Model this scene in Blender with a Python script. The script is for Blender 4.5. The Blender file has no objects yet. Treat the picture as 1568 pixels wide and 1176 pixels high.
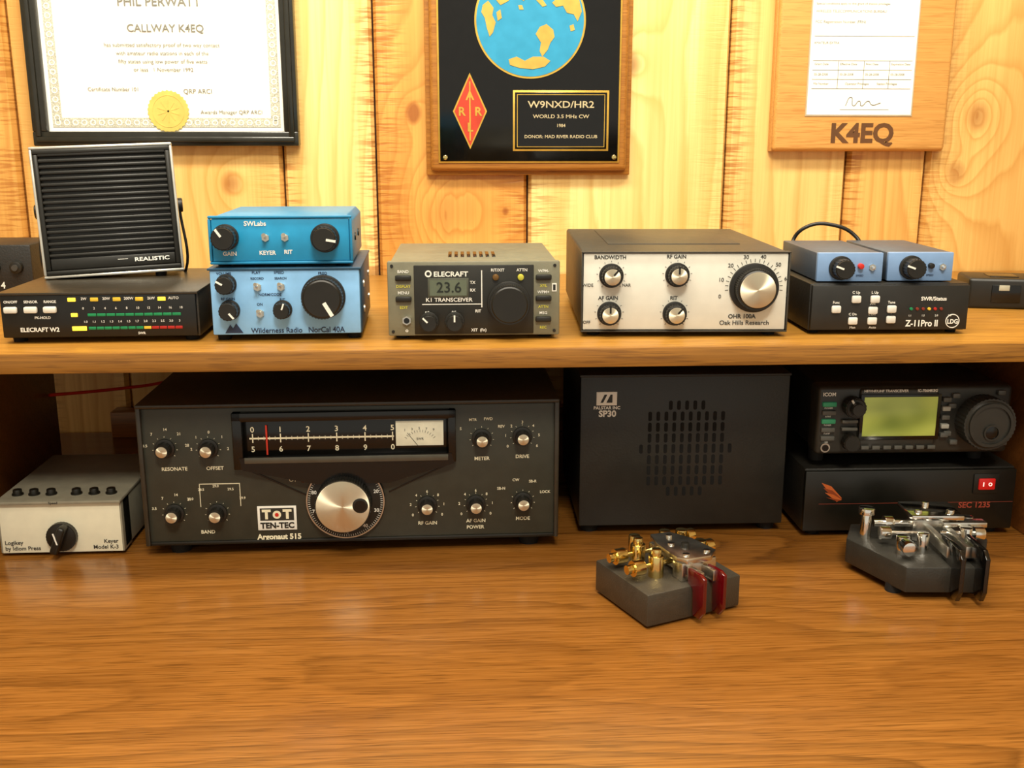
import bpy, bmesh, random
from math import *
from mathutils import Matrix, Vector, Euler
random.seed(7)
sc = bpy.context.scene
try:
    sc.view_settings.view_transform = 'Standard'
except Exception:
    pass

# ------------------------------------------------------------------ materials
def lin(h):
    h = h.lstrip('#')
    v = [int(h[i:i+2], 16)/255 for i in (0, 2, 4)]
    return tuple((c/12.92 if c <= .04045 else ((c+.055)/1.055)**2.4) for c in v) + (1.0,)

class NT:
    def __init__(s, name):
        s.m = bpy.data.materials.new(name); s.m.use_nodes = True
        s.t = s.m.node_tree; s.n = s.t.nodes; s.b = s.n['Principled BSDF']
    def node(s, typ, **kw):
        n = s.n.new(typ)
        for k, v in kw.items(): setattr(n, k, v)
        return n
    def link(s, a, b): s.t.links.new(a, b)
    def val(s, sock, v):
        if isinstance(v, bpy.types.NodeSocket): s.link(v, sock)
        else: sock.default_value = v
    def math(s, op, a, b=0.0, c=None):
        n = s.node('ShaderNodeMath', operation=op)
        s.val(n.inputs[0], a); s.val(n.inputs[1], b)
        if c is not None: s.val(n.inputs[2], c)
        return n.outputs[0]
    def noise(s, vec, scale=1, detail=3, rough=.5, dist=0):
        n = s.node('ShaderNodeTexNoise')
        s.link(vec, n.inputs['Vector']); n.inputs['Scale'].default_value = scale
        n.inputs['Detail'].default_value = detail; n.inputs['Roughness'].default_value = rough
        n.inputs['Distortion'].default_value = dist
        return n.outputs['Fac']
    def mapping(s, vec, sca, loc=(0, 0, 0)):
        n = s.node('ShaderNodeMapping'); s.link(vec, n.inputs['Vector'])
        n.inputs['Scale'].default_value = sca; n.inputs['Location'].default_value = loc
        return n.outputs[0]
    def ramp(s, fac, stops):
        n = s.node('ShaderNodeValToRGB'); s.link(fac, n.inputs[0])
        e = n.color_ramp.elements
        while len(e) < len(stops): e.new(.5)
        for i, (p, c) in enumerate(stops):
            e[i].position = p; e[i].color = c if not isinstance(c, (int, float)) else (c, c, c, 1)
        return n.outputs[0]
    def mix(s, fac, a, b, mode='MIX'):
        n = s.node('ShaderNodeMix', data_type='RGBA', blend_type=mode)
        s.val(n.inputs[0], fac); s.val(n.inputs[6], a); s.val(n.inputs[7], b)
        return n.outputs[2]
    def bump(s, h, st=.2, d=.001):
        n = s.node('ShaderNodeBump'); s.link(h, n.inputs['Height'])
        n.inputs['Strength'].default_value = abs(st); n.inputs['Distance'].default_value = d; n.invert = st < 0
        s.link(n.outputs[0], s.b.inputs['Normal'])

MC = {}
def M(name, col, rough=.5, metal=0, noise=.05, nscale=90, bump=0, emis=0, coat=0, trans=0, aniso=0, spec=.5):
    if name in MC: return MC[name]
    t = NT(name); c = lin(col); b = t.b
    tc = t.node('ShaderNodeTexCoord').outputs['Object']
    nf = t.noise(tc, nscale, 4)
    lo = tuple(x*(1-noise*2) for x in c[:3])+(1,); hi = tuple(min(1, x*(1+noise*2)) for x in c[:3])+(1,)
    colr = t.ramp(nf, [(.3, lo), (.7, hi)])
    t.link(colr, b.inputs['Base Color'])
    rr = t.math('MULTIPLY_ADD', nf, .12, max(.02, rough-.06)); t.link(rr, b.inputs['Roughness'])
    b.inputs['Metallic'].default_value = metal
    b.inputs['Specular IOR Level'].default_value = spec
    if coat: b.inputs['Coat Weight'].default_value = coat; b.inputs['Coat Roughness'].default_value = .08
    if trans: b.inputs['Transmission Weight'].default_value = trans
    if emis:
        t.link(colr, b.inputs['Emission Color']); b.inputs['Emission Strength'].default_value = emis
    if bump: t.bump(t.noise(tc, nscale*6, 2), bump, .0006)
    if aniso:
        b.inputs['Anisotropic'].default_value = aniso
        tg = t.node('ShaderNodeTangent', direction_type='RADIAL', axis='Y')
        t.link(tg.outputs[0], b.inputs['Tangent'])
    MC[name] = t.m
    return t.m

def desk_wood(name, light, mid, dark, contour=12, straight=42, rough=.28, off=(0, 0, 0), lm=.5, sx=1.7, sy=6.5):
    t = NT(name)
    tc = t.node('ShaderNodeTexCoord').outputs['Object']
    xyz = t.node('ShaderNodeSeparateXYZ'); t.link(tc, xyz.inputs[0])
    a = t.noise(t.mapping(tc, (sx, sy, 3), off), 1, 2, .45)
    w = t.noise(t.mapping(tc, (14, 60, 60)), 1, 3, .6)
    val = t.math('ADD', t.math('MULTIPLY', a, contour), t.math('MULTIPLY', w, .55))
    val = t.math('ADD', val, t.math('MULTIPLY', t.math('ADD', xyz.outputs[1], xyz.outputs[2]), straight))
    s1 = t.math('FRACT', val)
    line = t.ramp(s1, [(0, 0), (.45, .10), (.80, .6), (.92, 1), (1, 0)])
    patch = t.ramp(t.noise(t.mapping(tc, (2.2, 9, 9), (2, 8, 3)), 1, 2), [(.35, .4), (.62, 1)])
    line = t.math('MULTIPLY', line, patch)
    fine = t.noise(t.mapping(tc, (9, 420, 420)), 1, 4, .7)
    fr = t.ramp(fine, [(.36, 0), (.64, 1)])
    pores = t.ramp(t.noise(t.mapping(tc, (30, 800, 800)), 1, 2, .5), [(.54, 0), (.64, 1)])
    broad = t.noise(t.mapping(tc, (1, 3, 3), (5, 2, 1)), 1, 2)
    c = t.mix(t.math('MULTIPLY', fr, .8), lin(light), lin(mid))
    c = t.mix(t.math('MULTIPLY', line, lm), c, lin(dark))
    c = t.mix(t.math('MULTIPLY', pores, .5), c, lin(dark))
    c = t.mix(t.ramp(broad, [(.35, 0), (.7, .4)]), c, lin(mid))
    t.link(c, t.b.inputs['Base Color'])
    t.link(t.math('MULTIPLY_ADD', fr, .08, rough), t.b.inputs['Roughness'])
    t.bump(pores, -.06, .0004)
    return t.m

# knot list: x, z, radius, swirl strength, darkness
KNOTS = [(-.040, 1.112, .010, .7, .9), (.000, 1.000, .028, 2.6, .30), (.206, 1.165, .012, .9, .6), (-.245, 1.035, .012, .9, .55),
         (.062, 1.003, .0045, .3, 1), (.605, 1.110, .016, 2.0, .5), (.585, 1.045, .012, 1.2, .4)]
def pine_mat(name='pine_panelling'):
    t = NT(name)
    tc = t.node('ShaderNodeTexCoord').outputs['Object']
    at = t.node('ShaderNodeAttribute', attribute_name='board'); sp = t.node('ShaderNodeSeparateColor')
    t.link(at.outputs['Color'], sp.inputs[0]); rnd, u, pale = sp.outputs[0], sp.outputs[1], sp.outputs[2]
    xyz = t.node('ShaderNodeSeparateXYZ'); t.link(tc, xyz.inputs[0]); X, Y, Z = xyz.outputs
    cmb = t.node('ShaderNodeCombineXYZ'); t.link(X, cmb.inputs[0]); t.link(t.math('MULTIPLY', rnd, 31), cmb.inputs[1]); t.link(Z, cmb.inputs[2])
    P = cmb.outputs[0]
    big = t.noise(t.mapping(P, (8, 1, .9)), 1, 2, .4)
    acc = t.math('MULTIPLY', big, 5)
    wob = t.noise(t.mapping(P, (40, 1, 9)), 1, 3, .5)
    acc = t.math('ADD', acc, t.math('MULTIPLY', wob, .7))
    acc = t.math('ADD', acc, t.math('MULTIPLY', X, 35))
    core = None
    for kx, kz, r, A, dk in KNOTS:
        dx = t.math('MULTIPLY', t.math('SUBTRACT', X, kx), 1/r)
        dz = t.math('MULTIPLY', t.math('SUBTRACT', Z, kz), 1/(r*1.2))
        d2 = t.math('ADD', t.math('MULTIPLY', dx, dx), t.math('MULTIPLY', dz, dz))
        d2 = t.math('ADD', d2, t.math('MULTIPLY', t.math('SUBTRACT', wob, .5), 2.2))
        g = t.math('DIVIDE', 3.0*A, t.math('ADD', t.math('ABSOLUTE', t.math('MULTIPLY', d2, .22)), 1.0))
        acc = t.math('ADD', acc, g)
        c = t.math('MULTIPLY', t.math('MAXIMUM', t.math('SUBTRACT', 1.0, t.math('MULTIPLY', d2, .9)), 0.0), dk)
        core = c if core is None else t.math('MAXIMUM', core, c)
    fr = t.math('FRACT', acc)
    line = t.ramp(fr, [(0, 0), (.6, .25), (.88, 1), (1, 0)])
    fine = t.noise(t.mapping(P, (300, 1, 5)), 1, 3, .6)
    c1 = t.mix(pale, lin('#E0A44A'), lin('#F8DF96'))
    deep = t.mix(pale, lin('#AE6820'), lin('#D6A24C'))
    c = t.mix(t.math('MULTIPLY', line, .5), c1, deep)
    c = t.mix(t.ramp(fine, [(.4, 0), (.7, .30)]), c, deep)
    lowf = t.noise(t.mapping(P, (14, 1, 1.6)), 1, 2)
    c = t.mix(t.ramp(lowf, [(.45, 0), (.65, .5)]), c, deep)
    # rough-sawn tick marks close to the board edges
    saw = t.ramp(t.noise(t.mapping(P, (26, 1, 330)), 1, 2, .6), [(.48, 0), (.60, 1)])
    edge = t.math('ABSOLUTE', t.math('SUBTRACT', u, .5))
    em = t.ramp(edge, [(.24, 0), (.44, 1)])
    msk = t.ramp(t.noise(t.mapping(P, (5, 1, .8), (3, 4, 5)), 1, 1), [(.40, 0), (.52, 1)])
    sm = t.math('MULTIPLY', t.math('MULTIPLY', saw, em), t.math('MULTIPLY', msk, .7))
    c = t.mix(sm, c, lin('#9E5A1C'))
    c = t.mix(t.math('MINIMUM', core, .8), c, lin('#8E4A1A'))
    t.link(c, t.b.inputs['Base Color'])
    t.b.inputs['Roughness'].default_value = .34
    t.bump(t.math('SUBTRACT', fine, t.math('MULTIPLY', saw, em)), .25, .0006)
    return t.m

# basic palette
BLACK = M('black_plastic', '#17150F', .42)
GLOSS = M('gloss_black', '#0B0A08', .18)
BLKMET = M('black_wrinkle_metal', '#1E1C18', .46, bump=.4)
CHAR = M('charcoal_panel', '#2B2A24', .45, bump=.15)
OLIVE = M('olive_grey_panel', '#35352C', .42, bump=.1)
COVER = M('brown_black_cover', '#332D23', .32, bump=.3)
WHITE = M('white_print', '#EFEDE4', .5, noise=.02)
CREAM = M('cream_print', '#EDE6C8', .5, noise=.02)
DGREY = M('dark_grey_print', '#3A3833', .5)
ALU = M('spun_aluminium', '#F2E8CE', .5, metal=.92, aniso=.95, noise=.02)
CHROME = M('chrome', '#F0EEE8', .12, metal=1, noise=.02)
STEEL = M('satin_steel', '#CFCCC2', .3, metal=1)
BRASS = M('polished_brass', '#F0D68C', .16, metal=1, noise=.03)
GOLD = M('gold_foil', '#D6AC4A', .35, metal=.6)
REDM = M('red_paint', '#C8281A', .4)
RUB = M('rubber_foot', '#0E0D0C', .8)

# ------------------------------------------------------------------ builder
class Dev:
    def __init__(s, name, loc=(0, 0, 0), rot=(0, 0, 0)):
        s.name = name; s.parts = {}; s.texts = []; s.kn = 0
        s.root = bpy.data.objects.new(name, None); s.root.empty_display_size = .02
        s.root.location = loc; s.root.rotation_euler = [radians(a) for a in rot]
        sc.collection.objects.link(s.root)
    def frame(s, pl, pr, W, top, bot, zt, zb):
        s.pl, s.pr, s.W, s.ftop, s.fbot, s.zt, s.zb = pl, pr, W, top, bot, zt, zb
        s.u = W/(pr-pl); s.uz = (zt-zb)/(bot-top)
    def X(s, p): return (p-(s.pl+s.pr)/2)*s.u
    def Z(s, p): return s.zb+(s.fbot-p)*s.uz
    def _add(s, part, bm, mat):
        if part not in s.parts: s.parts[part] = (bmesh.new(), [])
        B, ml = s.parts[part]
        if mat not in ml: ml.append(mat)
        i = ml.index(mat)
        for f in bm.faces: f.material_index = i
        me = bpy.data.meshes.new('tmp'); bm.to_mesh(me); bm.free(); B.from_mesh(me); bpy.data.meshes.remove(me)
    def box(s, part, x0, x1, y0, y1, z0, z1, mat, bev=.0008, seg=2, rot=None):
        bm = bmesh.new(); bmesh.ops.create_cube(bm, size=1)
        bmesh.ops.scale(bm, vec=(abs(x1-x0), abs(y1-y0), abs(z1-z0)), verts=bm.verts)
        if bev:
            bev = min(bev, .45*min(abs(x1-x0), abs(y1-y0), abs(z1-z0)))
            bmesh.ops.bevel(bm, geom=bm.edges[:], offset=bev, segments=seg, profile=.5, affect='EDGES')
        if rot: bmesh.ops.rotate(bm, cent=(0, 0, 0), matrix=Euler([radians(a) for a in rot]).to_matrix(), verts=bm.verts)
        bmesh.ops.translate(bm, vec=((x0+x1)/2, (y0+y1)/2, (z0+z1)/2), verts=bm.verts)
        s._add(part, bm, mat)
    def pbox(s, part, px0, px1, py0, py1, y0, y1, mat, bev=.0005):
        s.box(part, s.X(px0), s.X(px1), y0, y1, s.Z(py1), s.Z(py0), mat, bev)
    def cyl(s, part, c, r, h, mat, axis='-y', r2=None, seg=32, bev=0, rot=None):
        bm = bmesh.new()
        bmesh.ops.create_cone(bm, cap_ends=True, segments=seg, radius1=r, radius2=r if r2 is None else r2, depth=h)
        bmesh.ops.translate(bm, vec=(0, 0, h/2), verts=bm.verts)
        if bev:
            es = [e for e in bm.edges if len(e.link_faces) == 2 and any(len(f.verts) > 4 for f in e.link_faces) and e.verts[0].co.z > h*.5]
            bmesh.ops.bevel(bm, geom=es, offset=bev, segments=2, profile=.5, affect='EDGES')
        mm = {'z': Matrix.Identity(3), '-y': Matrix.Rotation(pi/2, 3, 'X'), 'y': Matrix.Rotation(-pi/2, 3, 'X'),
              'x': Matrix.Rotation(pi/2, 3, 'Y'), '-x': Matrix.Rotation(-pi/2, 3, 'Y'), '-z': Matrix.Rotation(pi, 3, 'X')}[axis]
        if rot: mm = Euler([radians(a) for a in rot]).to_matrix() @ mm
        bmesh.ops.rotate(bm, cent=(0, 0, 0), matrix=mm, verts=bm.verts)
        bmesh.ops.translate(bm, vec=c, verts=bm.verts)
        s._add(part, bm, mat)
    def prism(s, part, pts, y0, y1, mat, bev=0, axis='y'):
        bm = bmesh.new()
        if axis == 'y': vs = [bm.verts.new((x, y1, z)) for x, z in pts]; d = (0, y0-y1, 0)
        elif axis == 'z': vs = [bm.verts.new((x, z, y0)) for x, z in pts]; d = (0, 0, y1-y0)
        else: vs = [bm.verts.new((y0, x, z)) for x, z in pts]; d = (y1-y0, 0, 0)
        f = bm.faces.new(vs)
        r = bmesh.ops.extrude_face_region(bm, geom=[f])
        bmesh.ops.translate(bm, vec=d, verts=[v for v in r['geom'] if isinstance(v, bmesh.types.BMVert)])
        bmesh.ops.recalc_face_normals(bm, faces=bm.faces)
        if bev: bmesh.ops.bevel(bm, geom=bm.edges[:], offset=bev, segments=2, profile=.5, affect='EDGES')
        s._add(part, bm, mat)
    def pprism(s, part, pts, y0, y1, mat, bev=0):
        s.prism(part, [(s.X(a), s.Z(b)) for a, b in pts], y0, y1, mat, bev)
    def ring(s, part, cx, cz, r0, r1, y0, y1, mat, seg=48):
        bm = bmesh.new(); L = []
        for i in range(seg):
            a = 2*pi*i/seg; ca, sa = cos(a), sin(a)
            L.append([bm.verts.new((cx+r*ca, y, cz+r*sa)) for r, y in ((r0, y0), (r1, y0), (r1, y1), (r0, y1))])
        for i in range(seg):
            A, B = L[i], L[(i+1) % seg]
            for k in range(4): bm.faces.new((A[k], A[(k+1) % 4], B[(k+1) % 4], B[k]))
        bmesh.ops.recalc_face_normals(bm, faces=bm.faces)
        s._add(part, bm, mat)
    def rim(s, part, x0, x1, z0, z1, t, y0, y1, mat, bev=.0006):
        s.box(part, x0, x1, y0, y1, z1-t, z1, mat, bev); s.box(part, x0, x1, y0, y1, z0, z0+t, mat, bev)
        s.box(part, x0, x0+t, y0, y1, z0+t*.98, z1-t*.98, mat, bev); s.box(part, x1-t, x1, y0, y1, z0+t*.98, z1-t*.98, mat, bev)
    def ticks(s, part, cx, cz, r0, r1, a0, a1, n, mat, w=.0004, y=-.0003):
        for i in range(n):
            a = radians(a0+(a1-a0)*i/max(1, n-1)); dx, dz = sin(a), cos(a); nx, nz = dz*w/2, -dx*w/2
            s.prism(part, [(cx+dx*r0+nx, cz+dz*r0+nz), (cx+dx*r1+nx, cz+dz*r1+nz), (cx+dx*r1-nx, cz+dz*r1-nz), (cx+dx*r0-nx, cz+dz*r0-nz)], y, y+.0002, mat)
    def text(s, t, x, z, size, mat, y=-.0002, al='CENTER', bold=0, sx=1):
        s.texts.append((t, x, z, size, mat, y, al, bold, sx))
    def pt(s, t, px, py, cap, mat=None, al='CENTER', bold=0, y=-.0002, sx=1):
        s.text(t, s.X(px), s.Z(py), cap*s.uz/.70, mat or WHITE, y, al, bold, sx)
    def ringtext(s, items, px, py, rpx, a0, a1, cap, mat=None, y=-.0018, bold=1):
        n = len(items)
        for i, it in enumerate(items):
            a = radians(a0+(a1-a0)*i/max(1, n-1)); s.pt(it, px+sin(a)*rpx, py-cos(a)*rpx, cap, mat, y=y, bold=bold)
    def knob(s, cx, cz, r, h, body=None, face=None, skirt=0, flutes=20, y=0, pointer=None, pmat=None, fr=.8, depth=.06):
        s.kn += 1; p = 'knob_%d' % s.kn; body = body or BLACK
        if skirt: s.cyl(p, (cx, y, cz), r*skirt, h*.18, body, seg=48, bev=h*.04)
        pts = []
        for i in range(flutes*2):
            a = 2*pi*(i+.5)/(flutes*2); rr = r*(1 if i % 2 else 1-depth); pts.append((cx+rr*cos(a), cz+rr*sin(a)))
        s.prism(p, pts, y-h*.93, y-.0001, body)
        s.cyl(p, (cx, y-h*.92, cz), r*.93, h*.08, body, r2=r*.86, seg=40)
        if face: s.cyl(p+'_cap', (cx, y-h*.99, cz), r*fr, h*.05, face, seg=48, bev=h*.015)
        if pointer is not None:
            a = radians(pointer); dx, dz = sin(a), cos(a); w = r*.09; nx, nz = dz*w, -dx*w
            s.prism(p, [(cx+dx*r*.2+nx, cz+dz*r*.2+nz), (cx+dx*r*.95+nx, cz+dz*r*.95+nz), (cx+dx*r*.95-nx, cz+dz*r*.95-nz), (cx+dx*r*.2-nx, cz+dz*r*.2-nz)], y-h*1.06, y-h*.9, pmat or WHITE)
    def pk(s, px, py, rp, h, **k): s.knob(s.X(px), s.Z(py), rp*s.u, h, **k)
    def toggle(s, px, py, up=1):
        x, z = s.X(px), s.Z(py); s.kn += 1; p = 'toggle_switch_%d' % s.kn
        s.cyl(p, (x, 0, z), .0032, .0035, STEEL, seg=6); s.cyl(p, (x, -.0035, z), .0022, .002, STEEL)
        s.cyl(p, (x, -.005, z), .0008, .009, CHROME, r2=.0014, rot=(-22*up, 0, 0))
    def feet(s, x, y0, y1, h, r=.005, mat=None):
        for a in (-x, x):
            for b in (y0, y1): s.cyl('feet', (a, b, 0), r, h+.0005, mat or RUB, axis='z', r2=r*1.15, seg=20)
    def tube(s, name, pts, r, mat, cyclic=False):
        cu = bpy.data.curves.new(name, 'CURVE'); cu.dimensions = '3D'; cu.bevel_depth = r; cu.bevel_resolution = 3; cu.resolution_u = 8
        sp = cu.splines.new('BEZIER'); sp.bezier_points.add(len(pts)-1)
        for b, p in zip(sp.bezier_points, pts): b.co = p; b.handle_left_type = b.handle_right_type = 'AUTO'
        sp.use_cyclic_u = cyclic; cu.materials.append(mat); cu.use_fill_caps = True
        o = bpy.data.objects.new(name, cu); o.parent = s.root; sc.collection.objects.link(o)
    def done(s):
        obs = []
        for (t, x, z, size, mat, y, al, bold, sx) in s.texts:
            cu = bpy.data.curves.new('t', 'FONT'); cu.body = t; cu.size = size; cu.align_x = al; cu.align_y = 'CENTER'
            cu.extrude = .00008; cu.offset = bold*size*.012; cu.resolution_u = 3
            o = bpy.data.objects.new('t', cu); sc.collection.objects.link(o); obs.append((o, x, y, z, mat, sx))
        if obs:
            bpy.context.view_layer.update(); dg = bpy.context.evaluated_depsgraph_get()
            for o, x, y, z, mat, sx in obs:
                me = bpy.data.meshes.new_from_object(o.evaluated_get(dg))
                me.transform(Matrix.Translation((x, y, z)) @ Matrix.Rotation(pi/2, 4, 'X') @ Matrix.Diagonal((sx, 1, 1, 1)))
                bm = bmesh.new(); bm.from_mesh(me); s._add('printed_labels', bm, mat); bpy.data.meshes.remove(me)
            for o, *_ in obs:
                cu = o.data; bpy.data.objects.remove(o); bpy.data.curves.remove(cu)
        for part, (bm, ml) in s.parts.items():
            for f in bm.faces: f.smooth = True
            for e in bm.edges: e.smooth = (len(e.link_faces) == 2 and e.calc_face_angle(0) < radians(34))
            me = bpy.data.meshes.new(part); bm.to_mesh(me); bm.free()
            for m in ml: me.materials.append(m)
            o = bpy.data.objects.new(part, me); o.parent = s.root; sc.collection.objects.link(o)

def simple_obj(name, bm, mats):
    me = bpy.data.meshes.new(name); bm.to_mesh(me); bm.free()
    for m in mats: me.materials.append(m)
    o = bpy.data.objects.new(name, me); sc.collection.objects.link(o); return o
def slab(name, x0, x1, y0, y1, z0, z1, mat):
    bm = bmesh.new(); bmesh.ops.create_cube(bm, size=1)
    bmesh.ops.scale(bm, vec=(x1-x0, y1-y0, z1-z0), verts=bm.verts)
    bmesh.ops.translate(bm, vec=((x0+x1)/2, (y0+y1)/2, (z0+z1)/2), verts=bm.verts)
    return simple_obj(name, bm, [mat])

DT = .75; ST = .9315; SB0 = .9165; WY = 1.2
# ------------------------------------------------------------------ room
def wall_back():
    bm = bmesh.new(); lay = bm.loops.layers.float_color.new('board')
    edges = [-2.0, -1.78, -1.6, -1.42, -1.2, -1.05, -.86, -.68, -.475, -.378, -.1875, -.084, .087, .315, .457, .551, .72, .86, 1.04, 1.2, 1.38, 1.55, 1.76, 2.0]
    pale = {8: .35, 9: .6, 10: 1.0, 11: .15, 12: .95, 13: .6, 14: .3, 15: .4, 7: .2}
    g = .0045
    for i in range(len(edges)-1):
        x0, x1 = edges[i], edges[i+1]; r = random.random(); p = pale.get(i, random.random()*.6)
        cs = [(x0+.0010, WY+.007), (x0+g, WY), (x1-g, WY), (x1-.0010, WY+.007), (x1-.0010, WY+.02), (x0+.0010, WY+.02)]
        lo = [bm.verts.new((x, y, 0)) for x, y in cs]; hi = [bm.verts.new((x, y, 2.4)) for x, y in cs]
        fs = [bm.faces.new((lo[k], lo[(k+1) % 6], hi[(k+1) % 6], hi[k])) for k in range(6)]
        fs += [bm.faces.new(lo[::-1]), bm.faces.new(hi)]
        for f in fs:
            for l in f.loops: l[lay] = (r, (l.vert.co.x-x0)/(x1-x0), p, 1)
    bmesh.ops.recalc_face_normals(bm, faces=bm.faces)
    r = bmesh.ops.create_cube(bm, size=1)
    bmesh.ops.scale(bm, vec=(4, .04, 2.4), verts=r['verts']); bmesh.ops.translate(bm, vec=(0, WY+.035, 1.2), verts=r['verts'])
    for v in r['verts']:
        for f in v.link_faces: f.material_index = 1
    simple_obj('wall_back', bm, [pine_mat(), M('groove_backing', '#3E220C', .8)])
wall_back()
PL = M('painted_plaster', '#D8CBAE', .7, nscale=20)
slab('wall_left', -2.06, -2.0, -1.6, WY, 0, 2.4, PL)
slab('wall_right', 2.0, 2.06, -1.6, WY, 0, 2.4, PL)
slab('floor', -2.06, 2.06, -1.6, WY+.05, -.05, 0, M('carpet_brown', '#6A5238', .9, nscale=300, noise=.15))
slab('ceiling', -2.06, 2.06, -1.6, WY+.05, 2.4, 2.45, M('ceiling_white', '#E6DFCC', .8, nscale=40))

# ------------------------------------------------------------------ desk
WD = desk_wood('walnut_laminate', '#A26C30', '#784816', '#3E2008', contour=18, straight=16, rough=.19, lm=.58, sx=1.3, sy=5.2, off=(.4, .3, 0))
WS = desk_wood('honey_oak_board', '#BD8A3A', '#986722', '#633A12', contour=8, straight=50, rough=.34, off=(3, 5, 2), lm=.35)
WE = desk_wood('oak_shaded_front', '#A8742C', '#84561A', '#4E2C0C', contour=8, straight=90, rough=.36, off=(7, 1, 2), lm=.4)  # darker copy of the shelf oak, shade of the front face put into its colour
d = Dev('desk', (0, 0, 0))
d.box('desktop', -1.05, 1.1, .34, 1.195, DT-.028, DT, WD, .002)
for x in (-1.0, .62): d.box('pedestal', x, x+.42, .42, 1.17, .0, DT-.028, WD, .003)
for x in (-1.0, .62):
    for k in range(3):
        d.box('drawer_front', x+.015, x+.405, .405, .42, .06+k*.22, .26+k*.22, WD, .003)
        d.cyl('drawer_pull', (x+.21, .405, .16+k*.22), .012, .02, BRASS, bev=.003)
d.done()
d = Dev('desk_hutch', (0, 0, 0))
d.box('shelf_board', -1.0, 1.05, .758, 1.195, SB0, ST, WS, .0008)
d.box('shelf_front_edge', -1.0, 1.05, .7555, .7582, SB0, ST-.0003, WE, .0008)  # thin strip carrying the painted shade, so the face reads darker than the top
UP = desk_wood('upright_board', '#8A5424', '#70401A', '#4A260C', contour=8, off=(1, 9, 4))
d.box('upright_left', -.412, -.392, .775, 1.02, DT, SB0, UP, .001)
d.box('upright_right', .490, .510, .775, 1.02, DT, SB0, UP, .001)
d.box('rear_ledge', -.392, .490, 1.17, 1.195, DT, DT+.03, UP, .001)
d.done()

# ------------------------------------------------------------------ large vintage transceiver
d = Dev('vintage_ham_transceiver', (-.083, .812, DT), (0, 0, .4))
d.frame(216, 853, .334, 618, 825, .128, .0125)
hw = .167
d.box('cabinet', -hw, hw, .003, .30, .012, .1275, COVER, .0015)
d.box('front_panel', -hw+.002, hw-.002, -.002, .004, .0135, .1255, OLIVE, .001)
d.box('cabinet', -hw-.001, hw+.001, -.006, .31, .1262, .1295, COVER, .0012)
d.box('cabinet', -hw-.001, -hw+.0028, -.005, .31, .011, .128, COVER, .001)
d.box('cabinet', hw-.0028, hw+.001, -.005, .31, .011, .128, COVER, .001)
d.box('cabinet', -hw, hw, -.003, .02, .0105, .0138, BLACK, .001)
for i in range(9): d.box('top_vents', -.11+i*.026, -.092+i*.026, .13, .28, .1293, .1298, GLOSS, .0002)
d.feet(.145, .015, .28, .0115, .008)
b = -.002
d.pbox('dial_bezel', 357, 695, 628, 641, -.009, b, GLOSS, .001); d.pbox('dial_bezel', 357, 372, 628, 712, -.009, b, GLOSS, .001)
d.pbox('dial_bezel', 683, 695, 628, 706, -.009, b, GLOSS, .001)
d.pprism('dial_bezel', [(366, 694), (688, 692), (692, 707), (590, 735), (480, 735), (370, 712)], -.0095, b, GLOSS)
d.pbox('dial_bezel', 374, 683, 693, 702, -.0105, -.009, M('bezel_grey', '#5E5C52', .35, metal=.5), .0005)
d.pbox('dial_window', 370, 685, 640, 694, -.0035, b, M('dial_black', '#080705', .15), .0002)
yy = -.0038
d.pbox('dial_scale', 381, 600, 666.6, 669, yy, -.0034, CREAM, 0)
for i, x in enumerate((386, 428, 470, 513, 556, 598)):
    d.pbox('dial_scale', x-.8, x+.8, 661, 674, yy, -.0034, CREAM, 0)
    d.pt(str(i), x, 655, 8, CREAM, y=-.0040, bold=1); d.pt(str((i+5) % 10), x, 684, 8, CREAM, y=-.0040, bold=1)
    if i < 5:
        for k in range(1, 5): d.pbox('dial_scale', x+k*8.5-.3, x+k*8.5+.3, 665, 670.5, yy, -.0034, CREAM, 0)
d.pbox('dial_pointer', 406, 408.5, 648, 692, -.0046, -.0036, M('red_pointer', '#C0301C', .4, emis=.05), 0)
d.pbox('signal_meter', 603, 676, 645, 682, -.0048, -.003, M('meter_face', '#D9D6BE', .5, emis=.12), .0003)
mx, mz = d.X(640), d.Z(686)
d.ticks('signal_meter', mx, mz, .0135, .0155, -52, 52, 13, DGREY, .0003, -.0050)
d.ticks('signal_meter', mx, mz, .003, .0165, -38, -38, 1, BLACK, .0003, -.0052)
for i, t in enumerate('13579'): d.pt(t, 617+i*11, 656-abs(i-2)*-1.2, 3.5, DGREY, y=-.0051)
d.pt('SWR', 640, 672, 3.5, DGREY, y=-.0051)
for (x, y, lab, ly) in ((253, 684, 'RESONATE', 712), (318, 685, 'OFFSET', 712), (735, 677, 'METER', 705), (798, 675, 'DRIVE', 703),
                   (649, 778, 'RF GAIN', 803), (725, 778, 'AF GAIN', 801), (799, 775, 'MODE', 799), (260, 782, '', 0), (325, 783, '', 0)):
    d.pk(x, y-3, 11.5, .011, face=ALU, skirt=1.32, flutes=16, y=b, fr=.74)
    if lab: d.pt(lab, x+(12 if x < 300 else 8 if x < 400 else 0), ly, 5.2, CREAM, bold=1, y=b-.0002)
    d.ticks('printed_ticks', d.X(x), d.Z(y-3), .0090, .0100, -130, 130, 9, CREAM, .0003, b-.0002)
def rt(items, x, y, r, a0, a1, c=4.0):
    n = len(items)
    for i, it in enumerate(items):
        a = radians(a0+(a1-a0)*i/max(1, n-1)); d.pt(it, x+sin(a)*r*1.1, y-cos(a)*r, c, CREAM, bold=1, y=b-.0002)
rt(['3.5', '7', '14', '21', '28'], 255, 682, 29, -80, 80); rt(['2', '1', '0', '1', '2'], 320, 683, 25, -90, 90)
rt(['S', 'MTR', 'FWD', 'REV'], 735, 680, 36, -55, 50); rt(list('0123456'), 798, 675, 24, -120, 120)
rt(list('0246810'), 649, 778, 24, -120, 120); rt(list('0246810'), 725, 778, 24, -120, 120)
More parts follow.
